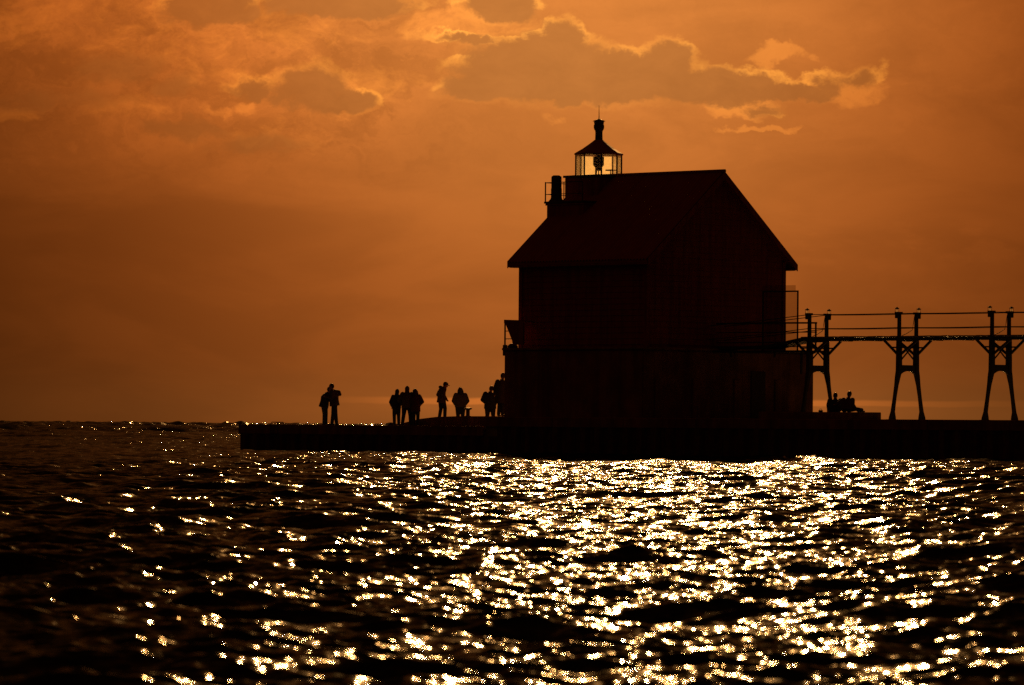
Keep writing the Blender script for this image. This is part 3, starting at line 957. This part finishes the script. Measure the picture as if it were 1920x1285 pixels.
def make_trestle():
    t = thing('catwalk_trestle', '', 'trestle', (0, 0, 0), -PH, 'trestles carrying the catwalk')
    for sd in (-1, 1):
        link_bm('leg', trestle_leg(sd), M_STEEL, t)
        bm = boxes((-0.17, 0.17, sd * 0.94 - 0.17, sd * 0.94 + 0.17, 0, 0.03)); link_bm('foot_plate', bm, M_STEEL, t)
        for dx in (-1, 1):
            bm = bmesh.new()
            bar(bm, (dx * 0.04, sd * (HB - 0.0), 2.62), (dx * 0.86, sd * (HB - 0.10), 3.22), 0.07, 0.09)
            link_bm('knee_brace', bm, M_STEEL, t)
            bm = bmesh.new()
            bar(bm, (dx * 0.05, sd * HB, 2.93), (dx * 0.46, sd * (HB - 0.05), 2.93), 0.06)
            link_bm('brace_tie', bm, M_STEEL, t)
    link_bm('arch', arch_bm(), M_STEEL, t)
    bm = bmesh.new(); bar(bm, (0, -HB, 2.93), (0, HB, 2.93), 0.06); link_bm('crossbar', bm, M_STEEL, t)
    bm = bmesh.new(); bar(bm, (0.03, -HB, 2.35), (0.03, HB, 3.2), 0.045); link_bm('cross_brace', bm, M_STEEL, t)
    bm = bmesh.new(); bar(bm, (-0.03, HB, 2.35), (-0.03, -HB, 3.2), 0.045); link_bm('cross_brace', bm, M_STEEL, t)
    bm = boxes((-0.10, 0.10, -HB - 0.02, HB + 0.02, 3.17, 3.225)); link_bm('bearer', bm, M_STEEL, t)
    for sd in (-1, 1):
        bm = boxes((-0.09, 0.09, sd * HB - 0.11 - (0.08 if sd < 0 else 0), sd * HB + 0.11 + (0.08 if sd > 0 else 0), 4.27, 4.36)); link_bm('post_cap', bm, M_STEEL, t)
    bm = bmesh.new()
    tube(bm, [(-0.05, HB - 0.06, 4.2), (-0.07, HB - 0.1, 3.9), (-0.10, HB - 0.14, 3.65), (-0.3, HB - 0.25, 3.5), (-0.45, HB - 0.36, 3.42)], 0.014, 5)
    link_bm('hanging_cable', bm, M_IRON, t)
    return t
def make_lamp():
    t = thing('post_lamp', '', 'lamp', (0, 0, 0), -PH, 'small lamps on the catwalk posts')
    bm = bmesh.new(); lathe(bm, [(0.075, -0.16), (0.085, -0.13), (0.085, 0.02), (0.06, 0.05)], 10); link_bm('housing', bm, M_STEEL, t, True)
    bm = bmesh.new(); lathe(bm, [(0.045, 0.05), (0.055, 0.10), (0.05, 0.19), (0.03, 0.21)], 10); link_bm('glass', bm, M_PANE_CLEAR, t, True)
    bm = bmesh.new(); lathe(bm, [(0.03, 0.205), (0.095, 0.225), (0.085, 0.25), (0.03, 0.275), (0.012, 0.30)], 10); link_bm('lid', bm, M_STEEL, t, True)
    bm = bmesh.new()
    for k in range(4):
        a = PI / 4 + k * PI / 2
        tube(bm, [(0.07 * math.cos(a), 0.07 * math.sin(a), 0.03), (0.075 * math.cos(a), 0.075 * math.sin(a), 0.22)], 0.008, 4)
    link_bm('cage', bm, M_STEEL, t)
    return t
def dup(root, label, loc):
    r = root.copy(); C.objects.link(r); r['label'] = label; r.location = loc
    for ch in list(root.children):
        c = ch.copy(); C.objects.link(c); c.parent = r
        for g in list(ch.children):
            d = g.copy(); C.objects.link(d); d.parent = c
    return r
t0 = make_trestle(); l0 = make_lamp()
TL = ['arched steel trestle half hidden by the concrete base, nearest the lighthouse', 'arched steel trestle in the middle of the three, clear of the seated pair', 'arched steel trestle farthest from the lighthouse, by the right edge of the photo']
LL = [('lamp on the left post of the trestle nearest the lighthouse', 'lamp on the right post of the trestle nearest the lighthouse'),
      ('lamp on the left post of the middle trestle', 'lamp on the right post of the middle trestle'),
      ('lamp on the left post of the trestle by the right edge of the photo', 'lamp on the right post of the trestle by the right edge of the photo')]
first = True
for i, sx in enumerate(XS):
    lab = TL[i] if i < 3 else 'arched steel trestle %s beyond the right edge of the photo' % ('just', 'second', 'third')[i - 3]
    loc = pier_pt(sx, CN, 1.54)
    if i == 0:
        t0.location = loc; t0['label'] = lab
    else:
        dup(t0, lab, loc)
    for j, sd in enumerate((-1, 1)):
        lab = LL[i][j] if i < 3 else 'lamp on the %s post of the trestle %s beyond the right edge of the photo' % (('left', 'right')[j], ('just', 'second', 'third')[i - 3])
        loc = pier_pt(sx, CN + sd * (HB + 0.15), 5.80)
        if first:
            l0.location = loc; l0['label'] = lab; first = False
        else:
            dup(l0, lab, loc)

# ------------------------------------------------------------------ people
def loft(bm, secs, n=14):
    """secs: list of (center, half-width vector, half-depth vector)"""
    rings = []
    for c, a, d in secs:
        rings.append([bm.verts.new(Vector(c) + Vector(a) * math.cos(2 * PI * k / n) + Vector(d) * math.sin(2 * PI * k / n)) for k in range(n)])
    for i in range(len(rings) - 1):
        for k in range(n):
            bm.faces.new((rings[i][k], rings[i][(k + 1) % n], rings[i + 1][(k + 1) % n], rings[i + 1][k]))
    bm.faces.new(rings[0][::-1]); bm.faces.new(rings[-1])
def caps(bm, p0, r0, p1, r1, n=10):
    """tapered capsule"""
    p0, p1 = Vector(p0), Vector(p1)
    d = (p1 - p0); L = d.length; d.normalize()
    a = d.orthogonal().normalized(); c = d.cross(a)
    secs = []
    for q in (-0.98, -0.8, -0.45, 0):
        rr = r0 * math.sqrt(max(0, 1 - q * q)); secs.append((p0 + d * r0 * q, a * rr, c * rr))
    for q in (0, 0.45, 0.8, 0.98):
        rr = r1 * math.sqrt(max(0, 1 - q * q)); secs.append((p1 + d * r1 * q, a * rr, c * rr))
    loft(bm, secs, n)
def ell(bm, c, rx, ry, rz, rot=None, n=14):
    mt = Matrix.Translation(Vector(c)) @ (rot or Matrix.Identity(4)) @ Matrix.Diagonal((rx, ry, rz, 1))
    bmesh.ops.create_uvsphere(bm, u_segments=n, v_segments=10, radius=1, matrix=mt)
def fuse(name, bm, m, parent, vox=0.016, smooth=2, label=None):
    """one continuous skin over the overlapping volumes"""
    bmesh.ops.recalc_face_normals(bm, faces=bm.faces)
    me = bpy.data.meshes.new(name + '_raw'); bm.to_mesh(me); bm.free()
    o = bpy.data.objects.new('tmp', me); C.objects.link(o)
    md = o.modifiers.new('r', 'REMESH'); md.mode = 'VOXEL'; md.voxel_size = vox; md.use_smooth_shade = True
    if smooth:
        ms = o.modifiers.new('s', 'SMOOTH'); ms.iterations = smooth; ms.factor = 0.5
    dg = bpy.context.evaluated_depsgraph_get()
    new = bpy.data.meshes.new_from_object(o.evaluated_get(dg))
    new.name = name
    bpy.data.objects.remove(o); bpy.data.meshes.remove(me)
    new.materials.clear()
    return link_me(name, new, m, parent, label=label)

def hand(bm, w, d, side, fwd):
    """palm and five slightly curled fingers from the wrist w in direction d"""
    w, d = Vector(w), Vector(d).normalized()
    fwd = Vector(fwd); fwd = (fwd - d * fwd.dot(d)).normalized()
    ax = d.cross(fwd).normalized()
    p = w + d * 0.085
    caps(bm, w, 0.026, w + d * 0.05, 0.033)
    for i, (o, L) in enumerate(((-0.028, 0.062), (-0.010, 0.075), (0.009, 0.070), (0.026, 0.055))):
        a = w + d * 0.075 + fwd * o; mid = a + d * L * 0.55 + ax * 0.012 * side; e = mid + d * L * 0.35 + ax * 0.028 * side
        caps(bm, a, 0.011, mid, 0.010, 6); caps(bm, mid, 0.010, e, 0.009, 6)
    a = w + d * 0.03 - fwd * 0.03
    caps(bm, a, 0.013, a + d * 0.045 - fwd * 0.02, 0.011, 6); caps(bm, a + d * 0.045 - fwd * 0.02, 0.011, a + d * 0.075 - fwd * 0.018, 0.010, 6)

def person(label, loc, yaw, h, pose, coat, legs_m, head_kind, group=None, width=1.0, hem=0.44, hood_down=False, hands=(False, False)):
    """pose in the person's own frame at unit height 1.75: x to their right, y forward"""
    k = h / 1.75
    t = thing('person', label, 'person', loc, yaw, group)
    V = lambda p: Vector(p) * k
    hip = V(pose['hip']); chest = V(pose['chest']); neck = V(pose['neck']); head = V(pose['head'])
    foot = [V(p) for p in pose['feet']]; knee = [V(p) for p in pose['knees']]
    elbow = [V(p) for p in pose['elbows']]; wrist = [V(p) for p in pose['wrists']]
    ax = V(pose.get('across', (1, 0, 0))).normalized() 
    up = (neck - hip).normalized(); fw = up.cross(ax).normalized() if True else None
    fw = ax.cross(up) * -1
    sh = [neck - up * 0.075 * k + ax * s * 0.175 * width * k for s in (-1, 1)]
    hj = [hip + ax * s * 0.09 * width * k for s in (-1, 1)]
    look = Vector(pose.get('look', (0, 1, 0))).normalized()
    kb = k; 
    # ---- body
    bm = bmesh.new()
    loft(bm, [(hip - up * .06 * k, ax * .12 * k, fw * .08 * k), (hip + up * .04 * k, ax * .155 * k, fw * .105 * k), (hip.lerp(chest, .5), ax * .13 * k, fw * .09 * k), (chest, ax * .16 * k, fw * .105 * k), (neck - up * .09 * k, ax * .15 * k, fw * .08 * k), (neck, ax * .055 * k, fw * .055 * k)])
    caps(bm, neck - up * .03 * k, .058 * k, head - up * .06 * k, .052 * k)
    hu = Vector(pose.get('headup', (head - neck).normalized())).normalized()
    lk = (look - hu * look.dot(hu)).normalized(); side = lk.cross(hu).normalized()
    R_ = Matrix((side, lk, hu)).transposed().to_4x4()
    k = kb * 1.10
    ell(bm, head + hu * 0.01 * k, .076 * k, .094 * k, .115 * k, R_)
    ell(bm, head + lk * .022 * k - hu * .06 * k, .052 * k, .066 * k, .062 * k, R_)       # jaw
    caps(bm, head + lk * .088 * k + hu * .015 * k, .011 * k, head + lk * .112 * k - hu * .022 * k, .015 * k, 6)   # nose
    caps(bm, head + lk * .085 * k - hu * .052 * k - side * .018 * k, .010 * k, head + lk * .085 * k - hu * .052 * k + side * .018 * k, .010 * k, 6)   # lips
    for s in (-1, 1):
        ell(bm, head + side * s * .078 * k - hu * .005 * k, .012 * k, .02 * k, .032 * k, R_, 8)      # ears
        caps(bm, head + lk * .08 * k + hu * .03 * k + side * s * .018 * k, .011 * k, head + lk * .074 * k + hu * .03 * k + side * s * .045 * k, .010 * k, 6)   # brow
    k = kb
    for i in (0, 1):
        caps(bm, sh[i], .052 * k, elbow[i], .040 * k); caps(bm, elbow[i], .040 * k, wrist[i], .028 * k)
        caps(bm, hj[i], .085 * k, knee[i], .058 * k); caps(bm, knee[i], .056 * k, foot[i] + Vector((0, 0, .07 * k)), .038 * k)
        if hands[i]:
            hand(bm, wrist[i], (wrist[i] - elbow[i]), (-1, 1)[i], lk)
        else:
            hand(bm, wrist[i], (wrist[i] - elbow[i]), (-1, 1)[i], fw)
    body = fuse('body', bm, M_SKIN, t, 0.0125, 1)
    # ---- coat
    bm = bmesh.new()
    cb = hip - Vector((0, 0, 1)) * 0.0 - up * (hem - 0.34) * k
    w_ = width * 1.1 * k
    loft(bm, [(cb, ax * .20 * w_, fw * .165 * w_), (hip + up * .03 * k, ax * .19 * w_, fw * .155 * w_), (hip.lerp(chest, .45), ax * .185 * w_, fw * .145 * w_), (chest, ax * .205 * w_, fw * .15 * w_), (neck - up * .085 * k, ax * .185 * w_, fw * .12 * w_), (neck - up * .02 * k, ax * .085 * k, fw * .085 * k), (neck + up * .035 * k, ax * .078 * k, fw * .08 * k)], 18)
    for i in (0, 1):
        caps(bm, sh[i], .082 * w_, elbow[i], .066 * w_); caps(bm, elbow[i], .066 * w_, wrist[i], .048 * k)
    if hood_down:
        ell(bm, neck - fw * .12 * k + up * .0 * k, .13 * k, .085 * k, .07 * k)
    for extra in pose.get('extra', ()):
        caps(bm, V(extra[0]), extra[1] * k, V(extra[2]), extra[3] * k)
    if head_kind == 'hood':
        ell(bm, head + hu * .015 * k - lk * .02 * k, .105 * k, .118 * k, .135 * k, R_)
        caps(bm, head + hu * .09 * k - lk * .03 * k, .07 * k, head + hu * .145 * k - lk * .035 * k, .02 * k)
        caps(bm, head - hu * .05 * k - lk * .03 * k, .10 * k, neck, .10 * k)
    coat_o = fuse('jacket', bm, coat, t, 0.017, 2)
    # ---- trousers
    bm = bmesh.new()
    loft(bm, [(hip - up * .07 * k, ax * .13 * k, fw * .10 * k), (hip + up * .08 * k, ax * .165 * k, fw * .12 * k)])
    for i in (0, 1):
        caps(bm, hj[i], .112 * w_, knee[i], .090 * k); caps(bm, knee[i], .088 * k, foot[i] + Vector((0, 0, .10 * k)), .076 * k)
    fuse('trousers', bm, legs_m, t, 0.017, 1)
    # ---- shoes
    for i in (0, 1):
        td = Vector(pose.get('toes', ((0, 1, 0), (0, 1, 0)))[i]).normalized()
        bm = bmesh.new()
        f = foot[i]; f = Vector((f.x, f.y, f.z + 0.045 * k))
        caps(bm, f - td * .05 * k, .044 * k, f + td * .13 * k - Vector((0, 0, .008 * k)), .036 * k)
        caps(bm, f, .046 * k, f + Vector((0, 0, .05 * k)), .048 * k)
        fuse('shoe', bm, M_SHOE, t, 0.014, 1)
    k = kb * 1.12
    # ---- hair / hat
    if head_kind in ('short', 'cap', 'long', 'hat'):
        bm = bmesh.new()
        ell(bm, head + hu * .028 * k - lk * .014 * k, .084 * k, .098 * k, .108 * k, R_)
        if head_kind == 'long':
            caps(bm, head + hu * .02 * k - lk * .04 * k, .10 * k, head - hu * .15 * k - lk * .06 * k, .085 * k)
            for s in (-1, 1):
                caps(bm, head + side * s * .055 * k + hu * .0 * k, .06 * k, head + side * s * .085 * k - hu * .15 * k - lk * .02 * k, .055 * k)
        fuse('hair', bm, M_HAIR, t, 0.014, 1)
    if head_kind in ('cap', 'hat'):
        bm = bmesh.new()
        ell(bm, head + hu * .055 * k - lk * .01 * k, .096 * k, .108 * k, .085 * k, R_)
        if head_kind == 'cap':
            ell(bm, head + hu * .055 * k + lk * .125 * k, .065 * k, .06 * k, .012 * k, R_)
        fuse('cap', bm, M_COAT[0], t, 0.014, 1)
    return t

BASEP = dict(hip=(0, 0, .93), chest=(0, 0, 1.25), neck=(0, 0, 1.47), head=(0, .02, 1.61),
             feet=((-.11, 0, 0), (.11, 0, 0)), knees=((-.105, .03, .49), (.105, .03, .49)),
             elbows=((-.30, -.05, 1.14), (.30, -.05, 1.14)), wrists=((-.22, .12, .94), (.22, .12, .94)))
def P(**kw):
    d = dict(BASEP); d.update(kw); return d

ZL = 1.15
# ---- the embracing couple on the left
person('leftmost person, leaning head and shoulders into the taller one they embrace', pier_pt(-20.62, 2.0, ZL), rad(-90 + 6), 1.74,
       P(chest=(0, .03, 1.23), neck=(0, .115, 1.43), head=(0, .21, 1.56), hip=(0, -.02, .93), headup=(0, .35, .94),
         feet=((-.12, -.02, 0), (.12, .05, 0)), knees=((-.11, .0, .49), (.11, .05, .49)),
         elbows=((-.25, .20, 1.17), (.28, .10, 1.13)), wrists=((-.16, .42, 1.16), (.16, .36, 1.05))), M_COAT[0], M_JEAN, 'short', 'couple embracing near the tip of the pier', 1.22, .50)
person('taller person of the embracing couple, an arm bent up over the shoulder', pier_pt(-20.03, 2.02, ZL), rad(90 - 10), 1.84,
       P(chest=(0, .02, 1.25), neck=(0, .07, 1.46), head=(0, .13, 1.60), headup=(0, .12, 1),
         feet=((-.14, -.13, 0), (.13, .12, 0)), knees=((-.12, -.08, .49), (.12, .07, .49)),
         elbows=((-.24, .05, 1.16), (.30, .06, 1.15)), wrists=((-.16, .34, 1.20), (.17, .35, 1.10)),
         extra=(((0.05, -.02, 1.38), .12, (0.06, -.17, 1.39), .085), ((0.06, -.17, 1.39), .08, (0.08, -.22, 1.29), .07), ((-.2, -.10, 1.05), .09, (-.2, -.14, .95), .07))), M_COAT[1], M_TROU, 'short', 'couple embracing near the tip of the pier', 1.18, .46)
# ---- three people close together
person('left one of the close group of three, small, in a pointed hood', pier_pt(-16.12, 2.0, ZL), rad(12), 1.60,
       P(head=(.02, .02, 1.60), elbows=((-.31, -.03, 1.12), (.30, -.03, 1.14)), wrists=((-.22, .10, .93), (.2, .14, .96)), feet=((-.10, 0, 0), (.12, .05, 0))), M_COAT[2], M_JEAN, 'hood', 'three people standing close together', 1.0, .44)
person('middle one of the close group of three, tallest, in a peaked hood', pier_pt(-15.63, 2.15, ZL), rad(-8), 1.73,
       P(head=(.0, .03, 1.60), elbows=((-.36, .0, 1.16), (.36, .0, 1.16)), wrists=((-.42, .14, .98), (.36, .18, 1.0)), feet=((-.20, 0, 0), (.16, .03, 0)), knees=((-.15, .03, .49), (.14, .03, .49))), M_COAT[3], M_TROU, 'hood', 'three people standing close together', 1.15, .48)
person('right one of the close group of three, long hair, elbow out to the right', pier_pt(-15.25, 2.3, ZL), rad(-25), 1.62,
       P(head=(-.02, .0, 1.60), elbows=((-.30, 0, 1.15), (.35, .02, 1.13)), wrists=((-.2, .18, 1.0), (.18, .20, 1.02)), feet=((-.10, 0, 0), (.10, .02, 0))), M_COAT[4], M_JEAN, 'long', 'three people standing close together', 1.08, .60)
# ---- man looking down, in a cap
person('standing man in a cap and long jacket, head bowed, hands in pockets', pier_pt(-15.32, 4.0, 1.455), rad(-68), 1.72,
       P(hip=(0, -.03, .90), chest=(0, -.045, 1.20), neck=(0, .03, 1.41), head=(0, .145, 1.50), headup=(0, .42, .9), look=(0, .9, -.45),
         elbows=((-.29, -.10, 1.08), (.29, -.06, 1.08)), wrists=((-.2, .10, .90), (.2, .12, .90)), feet=((-.13, -.08, 0), (.12, .08, 0)), knees=((-.11, -.02, .47), (.11, .09, .47))), M_COAT[1], M_TROU, 'cap', None, 1.12, .52, hood_down=True)
# ---- woman with long hair
person('standing person with long loose hair and puffy jacket, both hands in pockets', pier_pt(-17.56, 7.4, ZL), rad(4), 1.74,
       P(head=(-.01, .0, 1.60), elbows=((-.32, -.04, 1.13), (.32, -.04, 1.13)), wrists=((-.23, .12, .95), (.23, .12, .95))), M_COAT[3], M_JEAN, 'long', None, 1.18, .42)
# ---- by the lighthouse wall
person('person standing left of the base corner with an elbow out and legs apart', pier_pt(-15.72, 7.4, ZL), rad(-20), 1.80,
       P(hip=(0.0, 0, .92), feet=((-.26, 0, 0), (.16, .05, 0)), knees=((-.14, .04, .47), (.12, .05, .48)), head=(.03, .03, 1.60), elbows=((-.34, -.04, 1.14), (.3, 0, 1.14)), wrists=((-.2, .1, .95), (.2, .12, .95))), M_COAT[2], M_TROU, 'short', None, 1.25, .5)
person('tall person partly hidden behind the left corner of the concrete base', pier_pt(-11.55, 3.8, 1.595), rad(-30), 1.86,
       P(head=(.05, .03, 1.61), neck=(.03, .0, 1.47), elbows=((-.31, 0, 1.10), (.3, 0, 1.14)), wrists=((-.36, .10, .90), (.2, .12, .95)), feet=((-.12, 0, 0), (.06, 0, 0)), knees=((-.10, .03, .49), (.07, .03, .49))), M_COAT[0], M_JEAN, 'short', None, 1.15, .75)
# ---- two seated people on the step, facing the sunset
person('seated person nearer the lighthouse, on the low concrete step', pier_pt(7.66, 3.25, 1.84), rad(10), 1.70,
       P(hip=(0, -.05, .13), chest=(.0, -.03, .38), neck=(.01, .02, .54), head=(.02, .06, .66), knees=((-.16, .42, .14), (.12, .43, .13)), feet=((-.16, .46, -.29), (.14, .48, -.29)),
         elbows=((-.30, -.06, .29), (.36, -.02, .36)), wrists=((-.32, -.10, .08), (.58, .02, .34))), M_COAT[2], M_JEAN, 'short', 'seated pair on the concrete step', 1.28, .40)
person('seated person farther from the lighthouse on the step, leaning in, legs stretched to the right', pier_pt(8.41, 3.1, 1.84), rad(-35), 1.72,
       P(hip=(0, -.03, .13), chest=(-.02, .0, .39), neck=(.03, .05, .57), head=(.06, .08, .71), knees=((.02, .36, .20), (.20, .34, .13)), feet=((.22, .55, -.0), (.36, .56, -.0)),
         toes=((.4, .9, 0), (.4, .9, 0)), elbows=((-.36, -.02, .38), (.26, .02, .30)), wrists=((-.52, .0, .32), (.24, .24, .22))), M_COAT[4], M_TROU, 'short', 'seated pair on the concrete step', 1.18, .38)
bg = thing('handbag', 'tiny dark bag with a loop handle on the step left of the seated pair', 'bag', pier_pt(7.20, 2.9, 1.84), -PH)
bm = bmesh.new(); box(bm, -0.10, 0.10, -0.05, 0.05, 0, 0.075); link_bm('pouch', bevel(bm, 0.02, 2), M_SHOE, bg, True)
bm = bmesh.new(); tube(bm, [(-0.06, 0, 0.06), (-0.05, 0, 0.11), (0, 0, 0.135), (0.05, 0, 0.11), (0.06, 0, 0.06)], 0.011, 6); link_bm('handle', bm, M_SHOE, bg, True)
